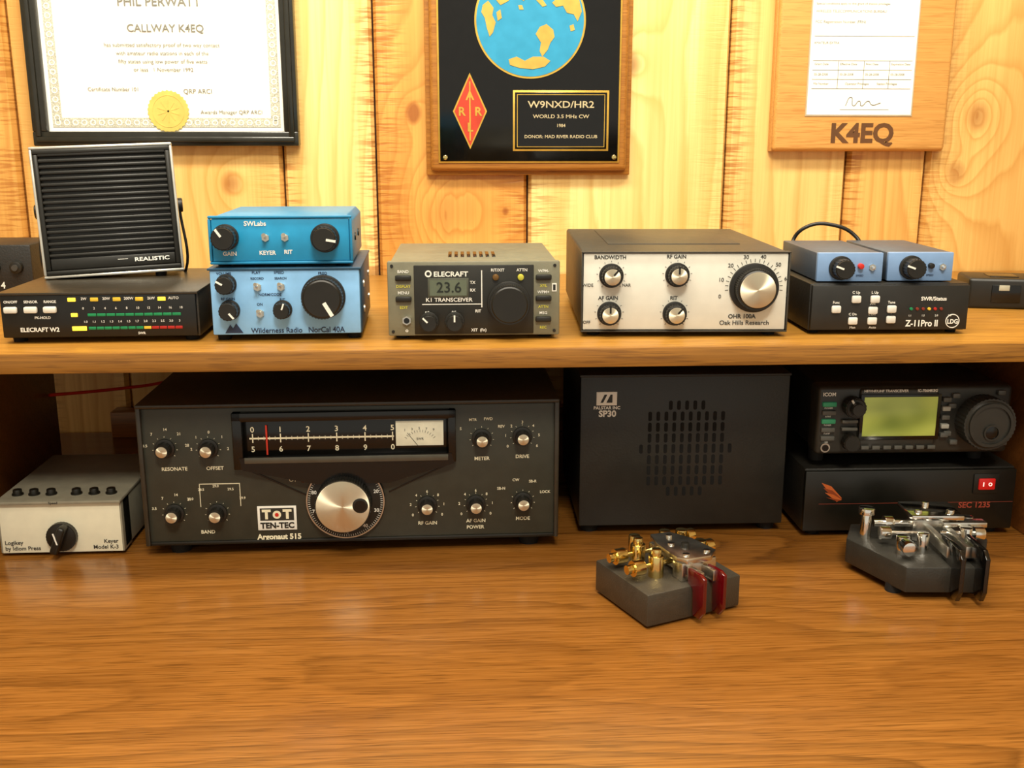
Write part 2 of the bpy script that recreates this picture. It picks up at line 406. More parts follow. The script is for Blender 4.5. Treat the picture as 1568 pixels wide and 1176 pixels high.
rt(['SB-N', 'CW', 'SB-R', 'LOCK'], 797, 776, 38, -50, 62); rt(['3.5', '7', '14', '21'], 262, 782, 31, -70, 40); rt(['28.0', '28.5', '29.0', '29.5', '29.9'], 325, 783, 44, -55, 55, 3.6)
for bx in ((300, 361, 735, 736), (300, 301, 735, 770), (361, 362, 735, 770)): d.pbox('printed_ticks', bx[0], bx[1], bx[2], bx[3], b-.0003, b, CREAM, 0)
d.pt('BAND', 309, 809, 5.2, CREAM, bold=1, y=b-.0002); d.pt('POWER', 724, 811, 5.2, CREAM, bold=1, y=b-.0002)
d.pt('OT', 443, 732, 5.5, CREAM, bold=1, y=b-.0002); d.pt('RF', 617, 729, 5.5, CREAM, bold=1, y=b-.0002)
for x in (459, 599): d.cyl('indicator_lamps', (d.X(x), b, d.Z(731)), .0026, .002, M('lamp_dark_red', '#4A1A12', .25), bev=.0006)
d.pbox('maker_badge', 386, 446, 771, 808, b-.0008, b, WHITE, .0003)
d.pbox('maker_badge', 390, 442, 774, 793, b-.0010, b-.0006, CHAR, 0); d.pt('T', 400, 784, 13, CREAM, bold=5, y=b-.0013); d.pt('T', 432, 784, 13, CREAM, bold=5, y=b-.0013)
d.cyl('maker_badge', (d.X(416), b-.0010, d.Z(784)), .0034, .0004, CREAM); d.cyl('maker_badge', (d.X(416), b-.0013, d.Z(784)), .0016, .0004, REDM)
d.pt('TEN-TEC', 416, 801, 8.5, BLACK, bold=3, y=b-.0011)
d.pt('Argonaut 515', 418, 819, 8, CREAM, bold=3, y=b-.0002)
cx, cz = d.X(521), d.Z(764)
sk = 'tuning_knob'
d.cyl(sk, (cx+.001, b-.0005, cz), .0318, .0035, BLACK, seg=72, bev=.0008)
d.ring(sk, cx+.001, cz, .0306, .0316, b-.0046, b-.0030, STEEL, 72)
d.ticks(sk, cx+.001, cz, .0284, .0302, 0, 356.4, 100, WHITE, .0003, b-.0044)
for i in range(10):
    a = radians(i*36); d.text(str(i*10), cx+.001+sin(a)*.0262, cz+cos(a)*.0262, .0042, WHITE, y=b-.0044, bold=1)
pts = [(cx+(.0228 if i % 2 else .0220)*cos(2*pi*i/120), cz+(.0228 if i % 2 else .0220)*sin(2*pi*i/120)) for i in range(120)]
d.prism(sk, pts, b-.017, b-.004, BLACK); d.cyl('tuning_knob_face', (cx, b-.0168, cz), .0215, .0012, ALU, seg=72, bev=.0004)
d.cyl(sk, (cx+.014, b-.0180, cz+.001), .0062, .0004, BLACK, bev=.0001)
d.cyl(sk, (cx+.014, b-.0183, cz+.001), .0045, .0003, GLOSS)
d.pprism('printed_ticks', [(590, 752), (690, 708), (690, 710), (590, 754)], b-.0006, b, GLOSS)
d.pprism('printed_ticks', [(372, 712), (480, 762), (480, 764), (372, 715)], b-.0006, b, GLOSS)
d.done()

# ------------------------------------------------------------------ station speaker box
d = Dev('speaker_cabinet', (.1945, .84, DT), (0, 0, -1))
d.frame(886, 1204, .177, 574, 803, .141, .008)
hw = .0885
d.box('cabinet', -hw, hw, .002, .16, .008, .141, BLKMET, .0015)
d.box('front_panel', -hw, hw, -.002, .003, .008, .141, M('speaker_front', '#201F1B', .42, bump=.3), .0012)
d.box('cabinet', -hw-.0008, hw+.0008, -.0028, .16, .1395, .1418, BLKMET, .0008)
d.feet(.078, .012, .15, .008, .007)
rows = [(5, 0), (10, 0), (10, 0), (10, 0), (12, 0), (10, 0), (10, 0), (10, 0), (5, 0)]
for j, (n, _) in enumerate(rows):
    for i in range(n):
        x = 1048+(i-(n-1)/2)*12.4; y = 619+j*16.4
        X0, Z0 = d.X(x), d.Z(y); w, h = .0016, .0041
        pts = [(X0+w*cos(a)*1, Z0+(h-w)*(1 if sin(a) > 0 else -1)+w*sin(a)) for a in [2*pi*(k+.5)/12 for k in range(12)]]
        d.prism('grille_slots', pts, -.0023, -.0018, M('slot_dark', '#020202', .9))
d.pbox('maker_badge', 910, 941, 598, 618, -.0026, -.002, WHITE, .0002)
d.pprism('maker_badge', [(916, 614), (922, 602), (926, 602), (920, 614)], -.0029, -.0024, BLACK); d.pprism('maker_badge', [(925, 614), (931, 602), (934, 602), (934, 614)], -.0029, -.0024, BLACK)
d.pt('PALSTAR INC', 926, 622, 4.5, bold=2, y=-.0023); d.pt('SP30', 927, 631, 9, bold=3, y=-.0023)
d.done()

# ------------------------------------------------------------------ power supply
d = Dev('bench_power_supply', (.3875, .822, DT), (0, 0, -1))
d.frame(1233, 1552, .182, 725, 815, .060, .004)
hw = .091
d.box('case', -hw, hw, .002, .20, .005, .061, BLKMET, .0015); d.box('front_panel', -hw, hw, -.002, .003, .006, .0595, M('psu_front', '#15140F', .32), .001)
d.feet(.078, .012, .185, .0055, .006)
OR = M('orange_print', '#C4622C', .45)
for k in range(4):
    d.pprism('maker_badge', [(1257+k*3, 742+k*7), (1272+k*2, 747+k*6), (1289, 764+k), (1282, 770-k*.5)], -.0023-.0001*k, -.0019, OR if k % 2 == 0 else M('dark_orange_print', '#8E3F1C', .45))
d.pbox('printed_line', 1255, 1550, 772, 773, -.0022, -.0019, M('maroon_line', '#6A2C1E', .5), 0)
d.pt('SEC 1235', 1492, 777, 8, M('maroon_text', '#9A3F2C', .5), bold=2, y=-.0022)
d.pbox('rocker_switch', 1487, 1525, 732, 760, -.0030, -.002, BLACK, .0006)
d.pbox('rocker_switch', 1494, 1519, 738, 754, -.0045, -.0025, M('lit_red_rocker', '#A81410', .3, emis=.6), .0012)
d.ring('rocker_switch', d.X(1511), d.Z(746), .0010, .0016, -.0048, -.0044, M('white_glow', '#FFD9CC', .4, emis=1.0), 20)
d.pbox('rocker_switch', 1500, 1501.5, 743, 749, -.0048, -.0044, M('white_glow', '#FFD9CC', .4, emis=1.0), 0)
d.done()

# ------------------------------------------------------------------ modern compact HF transceiver
d = Dev('compact_ham_transceiver', (.3840, .820, DT+.0615), (0, 0, -1))
d.frame(1252, 1549, .164, 587, 695, .072, .0135)
hw = .082
d.box('case', -hw+.004, hw-.004, .018, .20, .014, .071, BLKMET, .0015)
d.feet(.07, .03, .185, .0145, .006)
PF = M('moulded_front', '#2A2924', .4, bump=.1)
d.box('front_panel', -hw, hw, -.002, .020, .0135, .072, PF, .0035, 3)
d.box('front_panel', -.048, .018, -.005, .0, .018, .0705, PF, .0022, 3)
d.pbox('lcd', 1314, 1437, 598, 670, -.0062, -.004, GLOSS, .0006)
t = NT('lcd_backlight'); tcx = t.node('ShaderNodeTexCoord').outputs['Object']; cc = t.ramp(t.noise(t.mapping(tcx, (22, 1, 30), (.3, 0, .2)), 1, 1), [(.3, lin('#6E7C34')), (.7, lin('#B4BC58'))])
t.link(cc, t.b.inputs['Base Color']); t.link(cc, t.b.inputs['Emission Color']); t.b.inputs['Emission Strength'].default_value = .25; t.b.inputs['Roughness'].default_value = .2
d.pbox('lcd', 1319, 1431, 602, 664, -.0066, -.006, t.m, .0003)
d.pt('ICOM', 1268, 599, 5.5, bold=2, y=-.0024); d.pt('HF/VHF/UHF TRANSCEIVER', 1352, 593, 4, y=-.0053, bold=1); d.pt('IC-706MKIIG', 1415, 593, 4, y=-.0053, bold=2)
BT = M('button_grey', '#55544E', .45); BTG = M('button_green', '#2F8A5E', .45, emis=.1)
for i in range(5):
    y = 614+i*13.5
    d.pbox('side_buttons', 1258, 1279, y-3.5, y+3.5, -.0045, -.001, BTG if i in (0, 2) else BT, .0006)
    d.pt(('POWER', 'AF/RF', 'TUNER', 'P.AMP', 'NB')[i], 1268, y+6.5, 2.6, y=-.0023)
for i in range(7): d.pbox('function_buttons', 1319+i*17, 1331+i*17, 679, 685, -.0075, -.005, BT, .0006)
for i in range(5): d.pbox('function_buttons', 1440, 1452, 604+i*14, 611+i*14, -.0065, -.002, M('button_light', '#A9A79C', .45) if i in (1, 3) else BT, .0006)
for x, y in ((1461, 602), (1530, 598), (1463, 676), (1540, 678), (1456, 618), (1452, 662)): d.pbox('function_buttons', x-6, x+6, y-4, y+4, -.0050, -.001, BT, .001)
d.pk(1302, 616, 16, .010, flutes=18, y=-.005, pointer=-30); d.pk(1302, 616, 10, .015, flutes=12, y=-.005)
d.pk(1301, 672, 13, .009, flutes=14, y=-.005); d.pbox('function_buttons', 1288, 1312, 638, 643, -.0065, -.003, BT, .0006); d.pbox('function_buttons', 1288, 1312, 650, 655, -.0065, -.003, BT, .0006)
d.cyl('phone_jack', (d.X(1266), -.002, d.Z(683)), .004, .002, STEEL); d.cyl('phone_jack', (d.X(1266), -.0035, d.Z(683)), .0028, .001, GLOSS)
KB = M('knob_satin_black', '#2C2B26', .35)
d.pk(1503, 641, 40, .018, flutes=40, y=-.002, depth=.03, body=KB)
d.ring('knob_4', d.X(1503), d.Z(641), .0160, .0185, -.0220, -.018, KB); d.cyl('knob_4', (d.X(1505), -.0200, d.Z(653)), .0062, .0008, GLOSS, bev=.0002)
d.ring('knob_4', d.X(1505), d.Z(653), .0055, .0068, -.0215, -.019, KB)
d.done()

# ------------------------------------------------------------------ memory keyer box
d = Dev('morse_memory_keyer', (-.3215, .819, DT), (0, 0, 0))
d.frame(3, 199, .099, 768, 850, .0475, .002)
hw = .0495; LG = M('keyer_grey_cover', '#8F8A78', .5, bump=.1); CR = M('keyer_cream_front', '#E6E1C8', .5, noise=.02)
d.box('case', -hw, hw, .003, .125, .004, .0475, LG, .0012); d.box('front_panel', -hw+.001, hw-.001, -.001, .004, .003, .046, CR, .0006)
d.box('case', -hw-.0006, hw+.0006, -.0045, .126, .0455, .0482, LG, .0008)
for x in (-hw, hw-.002): d.box('case', x, x+.002, -.001, .02, .003, .047, LG, .0006)
d.feet(.042, .012, .11, .004, .005)
for x in (27, 53, 80, 120, 148, 175):
    d.cyl('push_buttons', ((x-101)*.00051, .014, .0478), .0046, .0015, BLACK, axis='z', seg=24); d.cyl('push_buttons', ((x-101)*.00051, .014, .049), .0036, .004, BLACK, axis='z', bev=.0008, seg=24)
d.pk(103, 822, 24, .005, flutes=30, y=-.001, depth=.02)
d.box('knob_1', d.X(103)-.0032, d.X(103)+.0032, -.016, -.004, d.Z(822)-.012, d.Z(822)+.012, BLACK, .0022, 3, rot=(0, 22, 0))
d.prism('knob_1', [(d.X(98), d.Z(809)), (d.X(100), d.Z(809)), (d.X(105), d.Z(826)), (d.X(103), d.Z(826))], -.0166, -.0156, WHITE)
d.text('Speed', d.X(95), .0468, .0030, DGREY, y=-.0047, bold=1)
d.pt('Logikey', 10, 832, 6, DGREY, al='LEFT', y=-.0013, bold=1); d.pt('by Idiom Press', 10, 841, 6, DGREY, al='LEFT', y=-.0013, bold=1)
d.pt('Keyer', 190, 832, 6, DGREY, al='RIGHT', y=-.0013, bold=1); d.pt('Model K-3', 190, 841, 6, DGREY, al='RIGHT', y=-.0013, bold=1)
d.done()

# ------------------------------------------------------------------ wattmeter (LED)
d = Dev('led_wattmeter', (-.2675, .797, ST), (0, 0, 1))
d.frame(1, 302, .147, 450, 521, .0385, .004)
hw = .0735; WF = M('wattmeter_front', '#12110E', .35)
d.box('case', -hw, hw, .002, .145, .004, .0385, COVER, .001); d.box('front_panel', -hw+.0015, hw-.0015, -.002, .003, .005, .0375, WF, .0006)
d.box('case', -hw-.0006, hw+.0006, -.003, .146, .0372, .0392, COVER, .0006); d.feet(.065, .012, .13, .0042, .005)
AM = M('led_amber', '#FFCF3A', .3, emis=1.3); GR = M('led_green', '#147A48', .3, emis=.15); RD = M('led_red', '#A01C14', .3, emis=.2); YL = M('led_yellow_dim', '#C9A62E', .3, emis=.3)
for x, l in ((20, 'ON/OFF'), (50, 'SENSOR'), (79, 'RANGE')):
    d.pbox('push_buttons', x-10, x+10, 470, 480, -.0055, -.002, M('button_pale', '#D8D6CC', .45), .0012); d.pt(l, x, 463, 4, y=-.0023, bold=1)
d.pt('PK-HOLD', 66, 488, 4, y=-.0023, bold=1); d.pt('ELECRAFT W2', 60, 507, 6.5, y=-.0023, bold=2)
for i, l in enumerate(('2W', '20W', '200W', '2kW', 'AUTO')):
    d.pt(l, 130+i*34, 459, 4, y=-.0023, bold=1); d.pbox('led_indicators', 106+i*34, 118+i*34, 457, 463, -.0030, -.002, AM if i in (0, 4) else YL, .0004)
for i in range(10):
    d.pt(str(i*2), 128+i*16.5, 474, 3.6, y=-.0023); d.pbox('led_bargraph', 134+i*14.3, 147+i*14.3, 482, 486.5, -.0027, -.002, GR, .0003)
for i in range(12):
    d.pt(('1.0', '1.1', '1.2', '1.3', '1.4', '1.5', '1.7', '2.0', '2.3', '2.5', '3.0', '3')[i], 130+i*13, 495, 3.4, y=-.0023)
    d.pbox('led_bargraph', 134+i*12, 145+i*12, 503, 507.5, -.0027, -.002, GR if i < 7 else (YL if i < 8 else RD), .0003)
d.pbox('led_indicators', 109, 131, 502, 509, -.0030, -.002, AM, .0004); d.pbox('led_indicators', 109, 119, 481, 487, -.0030, -.002, AM, .0004); d.pt('SWR', 214, 514, 3.8, y=-.0023, bold=1)
d.done()

# ------------------------------------------------------------------ slatted extension speaker (turned toward the operator)
d = Dev('extension_speaker', (-.2800, .882, ST+.0415), (-5, -2, 13))
SF = M('silver_trim', '#DAD7CC', .3, metal=.7)
d.box('housing', -.0520, .0520, .004, .046, .002, .104, BLACK, .004, 3)
d.rim('trim_frame', -.0550, .0550, 0, .106, .0024, -.004, .006, SF, .001)
d.box('front_panel', -.0530, .0530, -.001, .004, .002, .104, BLACK, .0005)
d.rim('front_panel', -.0527, .0527, .0024, .1036, .0040, -.0048, .0, BLACK, .0012)
for i in range(18): d.box('slats', -.0490, .0490, -.0042, -.0008, .0172+i*.00475, .0172+i*.00475+.0026, M('slat_black', '#1C1A15', .38), .0008)
d.box('name_strip', -.0485, .0485, -.0035, 0, .0068, .0158, BLACK, .0005); d.text('REALISTIC', .030, .0115, .0044, WHITE, y=-.0038, bold=2, sx=1.4)
d.box('name_strip', .003, .011, -.0039, -.0034, .0124, .0128, WHITE, 0)
for s_ in (-1, 1):
    d.cyl('bracket_knobs', (s_*.052, .015, .055), .006, .0065, BLACK, axis='x' if s_ > 0 else '-x', bev=.001)
d.tube('stand_bracket', [(-.0555, .015, .055), (-.0555, .025, .0), (-.049, .038, -.001), (.049, .038, -.001), (.0555, .025, .0), (.0555, .015, .055)], .0012, BLACK)
for x in (-.035, .035): d.cyl('feet', (x, .006, -.0035), .004, .005, RUB, axis='z'); d.cyl('feet', (x, .038, -.0055), .004, .009, RUB, axis='z')
d.done()

# ------------------------------------------------------------------ lower blue QRP radio
LB = M('pale_blue_panel', '#86BCEC', .4, noise=.03); BB = M('slate_blue_case', '#254B66', .42, bump=.15)
d = Dev('qrp_radio_kit', (-.127, .797, ST), (0, 0, 1.5))
d.frame(325, 552, .114, 409, 513, .056, .0045)
hw = .057
d.box('case', -hw, hw, .002, .125, .0045, .056, BB, .0015); d.box('front_panel', -hw+.001, hw-.001, -.002, .003, .0055, .055, LB, .001)
d.box('case', -hw-.0006, hw+.0006, -.0035, .126, .0550, .0566, BB, .0006); d.feet(.05, .012, .11, .0048, .005)
for z in (.02, .04): d.cyl('side_screws', (hw, .03, z), .003, .001, STEEL, axis='x'); d.cyl('side_screws', (hw, .10, z), .003, .001, STEEL, axis='x')
d.pk(351, 432, 14, .011, flutes=16, y=-.002, pointer=-60, skirt=1.1); d.pk(354, 472, 14, .011, flutes=16, y=-.002, pointer=140, skirt=1.1)
d.pk(433, 472, 12.5, .011, flutes=16, y=-.002, pointer=20, skirt=1.15); d.pk(495, 453, 31, .015, flutes=40, y=-.002, depth=.03, skirt=1.08, pointer=150)
for x, y in ((397, 437), (432, 437), (399, 478)): d.toggle(x, y)
NB = M('navy_print', '#1A2C4A', .5)
for tx, x, y, c in (('VOLUME', 348, 416, 4), ('PLAY', 396, 415, 4), ('SPEED', 430, 415, 4), ('RECORD', 397, 424, 3.5), ('SEARCH', 432, 424, 3.5), ('NORM/CODE', 415, 449, 4), ('FREQ', 495, 417, 4), ('RF GAIN', 352, 455, 4), ('ON', 399, 464, 4), ('RIT', 433, 457, 4)): d.pt(tx, x, y, c, NB, y=-.0023, bold=1)
d.pt('Wilderness Radio', 384, 505, 8, NB, al='LEFT', y=-.0023, bold=1, sx=.95); d.pt('NorCal 40A', 470, 505, 8.5, NB, al='LEFT', y=-.0023, bold=1, sx=.92)
d.pprism('mountain_logo', [(345, 508), (353, 495), (357, 501), (362, 493), (372, 508)], -.0024, -.0019, NB)
d.done()

# ------------------------------------------------------------------ upper blue QRP radio
BP = M('bright_blue_panel', '#1F90C2', .36, noise=.04); BC = M('blue_cover', '#1C80AE', .36, noise=.05)
d = Dev('pocket_transceiver', (-.129, .803, ST+.0566), (0, 0, 1.5))
d.frame(328, 540, .106, 326, 397, .0385, .003)
hw = .053
d.prism('case', [(-hw, .003), (hw, .003), (hw, .034), (hw-.004, .0385), (-hw+.004, .0385), (-hw, .034)], -.004, .115, BC, .0008)
d.rim('case', -hw-.0006, hw+.0006, .0025, .039, .0022, -.0065, -.003, BC, .001)
d.box('front_panel', -hw+.002, hw-.002, -.0055, -.003, .005, .0365, BP, .0004); d.feet(.045, .008, .10, .0035, .005)
d.pk(352, 357, 18, .014, flutes=20, y=-.0055, pointer=-35, skirt=1.1); d.pk(500, 359, 19, .014, flutes=20, y=-.0055, pointer=100, skirt=1.15)
for x in (411, 440):
    d.cyl('toggles', (d.X(x), -.0055, d.Z(358)), .003, .0015, STEEL, seg=6); d.cyl('toggles', (d.X(x), -.007, d.Z(358)), .001, .008, CHROME, r2=.0017, rot=(-18, 0, 0))
d.pt('SWLabs', 380, 337, 7, y=-.0058, bold=2, al='LEFT'); d.pt('GAIN', 357, 382, 6, y=-.0058, bold=2); d.pt('KEYER', 413, 381, 6, y=-.0058, bold=2); d.pt('RIT', 444, 380, 6, y=-.0058, bold=2)
for x in (-.02, .02): d.cyl('rear_jacks', (hw, .05+x, .02), .003, .001, BLACK, axis='x')
d.done()

# ------------------------------------------------------------------ grey QRP transceiver with LCD
K = M('grey_enclosure', '#74725F', .45, bump=.15); KD = M('charcoal_overlay', '#1E1D18', .4)
d = Dev('qrp_transceiver', (.0165, .795, ST), (0, 0, -.5))
d.frame(593, 855, .132, 398, 515, .061, .0035)
hw = .066
d.box('case', -hw+.002, hw-.002, .003, .145, .004, .0605, K, .0012)
d.box('case', -hw, hw, -.003, .004, .0035, .061, K, .0012)
for i in range(8): d.box('top_vents', -.020+i*.005, -.0172+i*.005, .03, .07, .0602, .0608, GLOSS, .0002)
d.pbox('faceplate', 633, 815, 404, 512, -.0042, -.002, KD, .0006); d.feet(.056, .012, .13, .004, .005)
for x in (596, 850):
    for y in (402, 511): d.cyl('corner_screws', (d.X(x+(4 if x < 700 else -3)), -.003, d.Z(y+(3 if y < 450 else -3))), .0012, .0006, BLACK)
d.pbox('lcd', 654, 716, 424, 454, -.0048, -.004, M('lcd_frame_grey', '#4C4E42', .3), .0003); d.pbox('lcd', 657, 713, 427, 451, -.0051, -.0046, M('lcd_grey_green', '#5C6452', .2, emis=.05), 0)
d.pt('23.6', 686, 439, 16, M('lcd_segments', '#1A2019', .4), y=-.0053, bold=1)
d.pt('ELECRAFT', 689, 418, 7.5, y=-.0044, bold=2, sx=1.1); d.ring('badge_ring', d.X(655), d.Z(417), .0015, .0026, -.0045, -.0041, WHITE, 20)
d.pt('K1 TRANSCEIVER', 686, 458, 6, y=-.0044, bold=1, sx=1.1); d.pbox('badge_ring', 645, 735, 464.2, 465.4, -.0044, -.004, WHITE, 0)
for t_, x, y in (('RIT/XIT', 760, 412), ('ATTN', 797, 412), ('TX', 722, 431), ('RX', 722, 443), ('RIT', 730, 476), ('AF', 652, 478), ('RF', 693, 478), ('XIT  (Fn)', 731, 506)): d.pt(t_, x, y, 4.5, y=-.0044, bold=1)
for x, m in ((757, M('led_off_amber', '#6A4A1A', .3)), (795, M('led_yellowgreen', '#B8B03A', .3, emis=.2))): d.cyl('leds', (d.X(x), -.004, d.Z(423)), .0024, .003, m, bev=.0008)
for xs, labs in ((617, ('BAND', 'MENU')), (830, ('WPM-', 'WPM+', 'MSG'))):
    for i, l in enumerate(labs):
        y = 423+i*33; d.pt(l, xs-0, y-9, 4.5, y=-.0033, bold=1); d.pbox('push_buttons', xs-12, xs+12, y-4, y+5, -.0062, -.003, BLACK, .001)
        d.pt({'BAND': 'DISPLAY', 'MENU': 'EDIT', 'WPM-': 'XFIL', 'WPM+': 'ATTN', 'MSG': 'REC'}[l], xs, y+14, 4.2, M('yellow_print', '#D8D24A', .5), y=-.0033, bold=1)
d.cyl('phone_jack', (d.X(621), -.003, d.Z(490)), .0036, .0025, STEEL, seg=6); d.cyl('phone_jack', (d.X(621), -.0055, d.Z(490)), .0022, .0003, GLOSS); d.pt('o', 621, 506, 6, y=-.0033, bold=2)
d.pk(655, 492, 13, .011, flutes=16, y=-.004, pointer=-45, skirt=1.15); d.pk(694, 492, 13, .011, flutes=16, y=-.004, pointer=0, skirt=1.15)
d.pk(777, 463, 30, .014, flutes=60, y=-.004, depth=.02, skirt=1.1)
d.pbox('badge_ring', 735, 736.5, 412, 470, -.0044, -.004, WHITE, 0)
d.pbox('badge_ring', 843, 850, 433, 446, -.0034, -.003, WHITE, 0); d.pbox('badge_ring', 844.5, 848.5, 435, 444, -.0036, -.0033, KD, 0)
d.done()

# ------------------------------------------------------------------ silver-panel transceiver
OP = M('pale_silver_panel', '#DEDCD0', .38, noise=.02); OC = M('dark_taupe_cover', '#3A3730', .42, bump=.3)
d = Dev('silver_panel_transceiver', (.181, .797, ST), (0, 0, -3))
d.frame(890, 1201, .161, 385, 508, .0665, .0045)
hw = .0805
d.box('case', -hw, hw, .002, .215, .0045, .0665, OC, .002, 3); d.box('front_panel', -hw+.0012, hw-.0012, -.0015, .003, .0058, .0655, OP, .0005)
d.rim('case', -hw-.0006, hw+.0006, .004, .067, .0012, -.003, .004, OC, .0005); d.feet(.07, .012, .20, .0048, .005)
d.box('case', -.055, .055, .06, .20, .0662, .0672, OC, .0005)
for x, y, l in ((934, 421, 'BANDWIDTH'), (1033, 420, 'RF GAIN'), (932, 480, 'AF GAIN'), (1031, 480, 'RIT')):
    d.pk(x, y, 15.5, .011, face=ALU, flutes=22, y=-.0015, skirt=1.18, pointer=random.choice((-120, 0, 40)), fr=.78, pmat=BLACK)
    d.pt(l, x-2, y-28 if y < 450 else y-24, 5.6, DGREY, y=-.0018, bold=2); d.ticks('printed_ticks', d.X(x), d.Z(y), .0104, .0116, -140, 140, 11, DGREY, .0003, -.0018)
d.pt('WIDE', 899, 436, 4.6, DGREY, y=-.0018, bold=1); d.pt('NAR', 957, 436, 4.6, DGREY, y=-.0018, bold=1); d.pt('OFF', 898, 494, 4.6, DGREY, y=-.0018, bold=1)
d.pk(1149, 440, 31, .014, face=ALU, flutes=60, y=-.0015, depth=.025, skirt=1.2, fr=.86)
x, z = d.X(1149), d.Z(440)
d.ticks('printed_ticks', x, z, .0200, .0225, -95, 95, 21, DGREY, .0004, -.0018)
d.ringtext(['0', '10', '20', '30', '40', '50', '60', '0'], 1149, 443, 52, -102, 100, 6, DGREY)
d.pt('OHR 100A', 1133, 485, 6.5, DGREY, y=-.0018, bold=2); d.pt('Oak Hills Research', 1137, 495, 7.0, DGREY, y=-.0018, bold=1)
d.done()

# ------------------------------------------------------------------ antenna tuner
d = Dev('antenna_tuner', (.3455, .797, ST), (0, 0, -2))
d.frame(1240, 1479, .127, 431, 507, .0405, .003)
hw = .0635; AF = M('tuner_front', '#1F1E1B', .45)
d.box('case', -hw, hw, .002, .16, .003, .0405, BLKMET, .0012); d.box('front_panel', -hw+.001, hw-.001, -.002, .003, .004, .0395, AF, .0006); d.feet(.056, .012, .15, .0032, .004)
for x, y, l in ((1278, 471, 'Func'), (1361, 471, 'Tune'), (1307, 455, 'C Up'), (1335, 455, 'L Up'), (1333, 473, 'Ant'), (1304, 490, 'C Dn'), (1333, 490, 'L Dn'), (1361, 488, '')):
    d.pbox('push_buttons', x-7, x+7, y-6, y+6, -.005, -.002, M('button_white', '#D9D7CF', .4), .0012); d.pt(l or ' .', x, y-10.5, 4, y=-.0023, bold=1)
d.pt('Man', 1305, 501, 4, y=-.0023); d.pt('Auto', 1335, 501, 4, y=-.0023)
d.pt('SWR/Status', 1424, 455, 6, y=-.0023, bold=2); d.pt('Z-11Pro II', 1409, 495, 10, y=-.0023, bold=2, sx=.88)
d.ring('maker_badge', d.X(1455), d.Z(491), .0050, .0056, -.0024, -.002, WHITE, 24); d.pt('LDG', 1455, 492, 7, y=-.0026, bold=2, sx=.9)
for i, m in enumerate((GR, YL, RD)):
    for j in range(2): d.cyl('status_leds', (d.X(1391+i*18+j*9), -.002, d.Z(471)), .0012, .0015, M('led_off_red', '#7A2A1A', .3) if (i+j) % 2 else m, bev=.0003)
for i, l in enumerate(('1.1', '1.5', '2.0', '3.0')): d.pt(l, 1390+i*20, 482, 3, y=-.0023)
d.done()

# ------------------------------------------------------------------ two small keyer boxes
SB = M('steel_blue_panel', '#7C9CC6', .35, noise=.03); SC = M('grey_blue_cover', '#46505C', .42, bump=.15)
def mini(loc, px, rz, cable):
    d = Dev('mini_keyer_box', loc, (0, 0, rz)); d.frame(px, px+98, .052, 377, 421, .0235, .001); hw = .026
    d.box('case', -hw, hw, .002, .105, .001, .0235, SC, .001); d.box('front_panel', -hw, hw, -.0015, .003, .001, .0237, SB, .0008); d.feet(.02, .01, .09, .0012, .003)
    d.pk(px+35, 400, 15, .013, flutes=20, y=-.0015, pointer=-70, skirt=1.2)
    d.cyl('push_button', (d.X(px+64), -.0015, d.Z(397)), .0022, .004, REDM if not cable else BLACK, bev=.0005)
    d.cyl('jack', (d.X(px+82), -.0015, d.Z(399)), .0028, .0015, STEEL, seg=6); d.cyl('jack', (d.X(px+82), -.003, d.Z(399)), .0014, .003, CHROME, bev=.0004)
    d.pt('SPEED', px+64, 412, 3, NB, y=-.0018)
    if cable == 0: d.tube('jumper_cable', [(-.010, .100, .012), (-.014, .118, .020), (-.004, .116, .034), (.022, .112, .036), (.040, .108, .026), (.044, .100, .014)], .0017, BLACK)
    d.done()
mini((.3145, .806, ST+.0405), 1248, -3, 0); mini((.3715, .806, ST+.0405), 1357, -3, 1)

# ------------------------------------------------------------------ shelf clutter
d = Dev('power_strip', (.56, .90, ST), (0, 0, -14))
d.box('housing', -.09, .09, 0, .05, 0, .028, BLACK, .003, 3)
for i in range(4):
    d.box('outlets', -.07+i*.038, -.045+i*.038, -.001, .001, .006, .022, GLOSS, .0005); d.box('outlets', -.07+i*.038, -.045+i*.038, .01, .035, .0275, .0288, GLOSS, .0005)
d.box('white_label', -.064, -.055, -.0015, .001, .017, .022, M('aged_label', '#A9A692', .5), .0003)
d.done()
d = Dev('accessory_switch_box', (-.455, 1.04, ST), (0, 0, 0))
d.box('case', -.055, .045, 0, .08, .002, .052, BLKMET, .002); d.feet(.04, .01, .07, .003, .004)
for i in range(4): d.cyl('jacks', (-.035+i*.022, 0, .03), .006, .006, BLACK, bev=.001); d.cyl('jacks', (-.035+i*.022, -.006, .03), .003, .002, DGREY)
d.text('TUNER 4', .0, .012, .009, WHITE, y=-.0004, bold=1)
d.done()

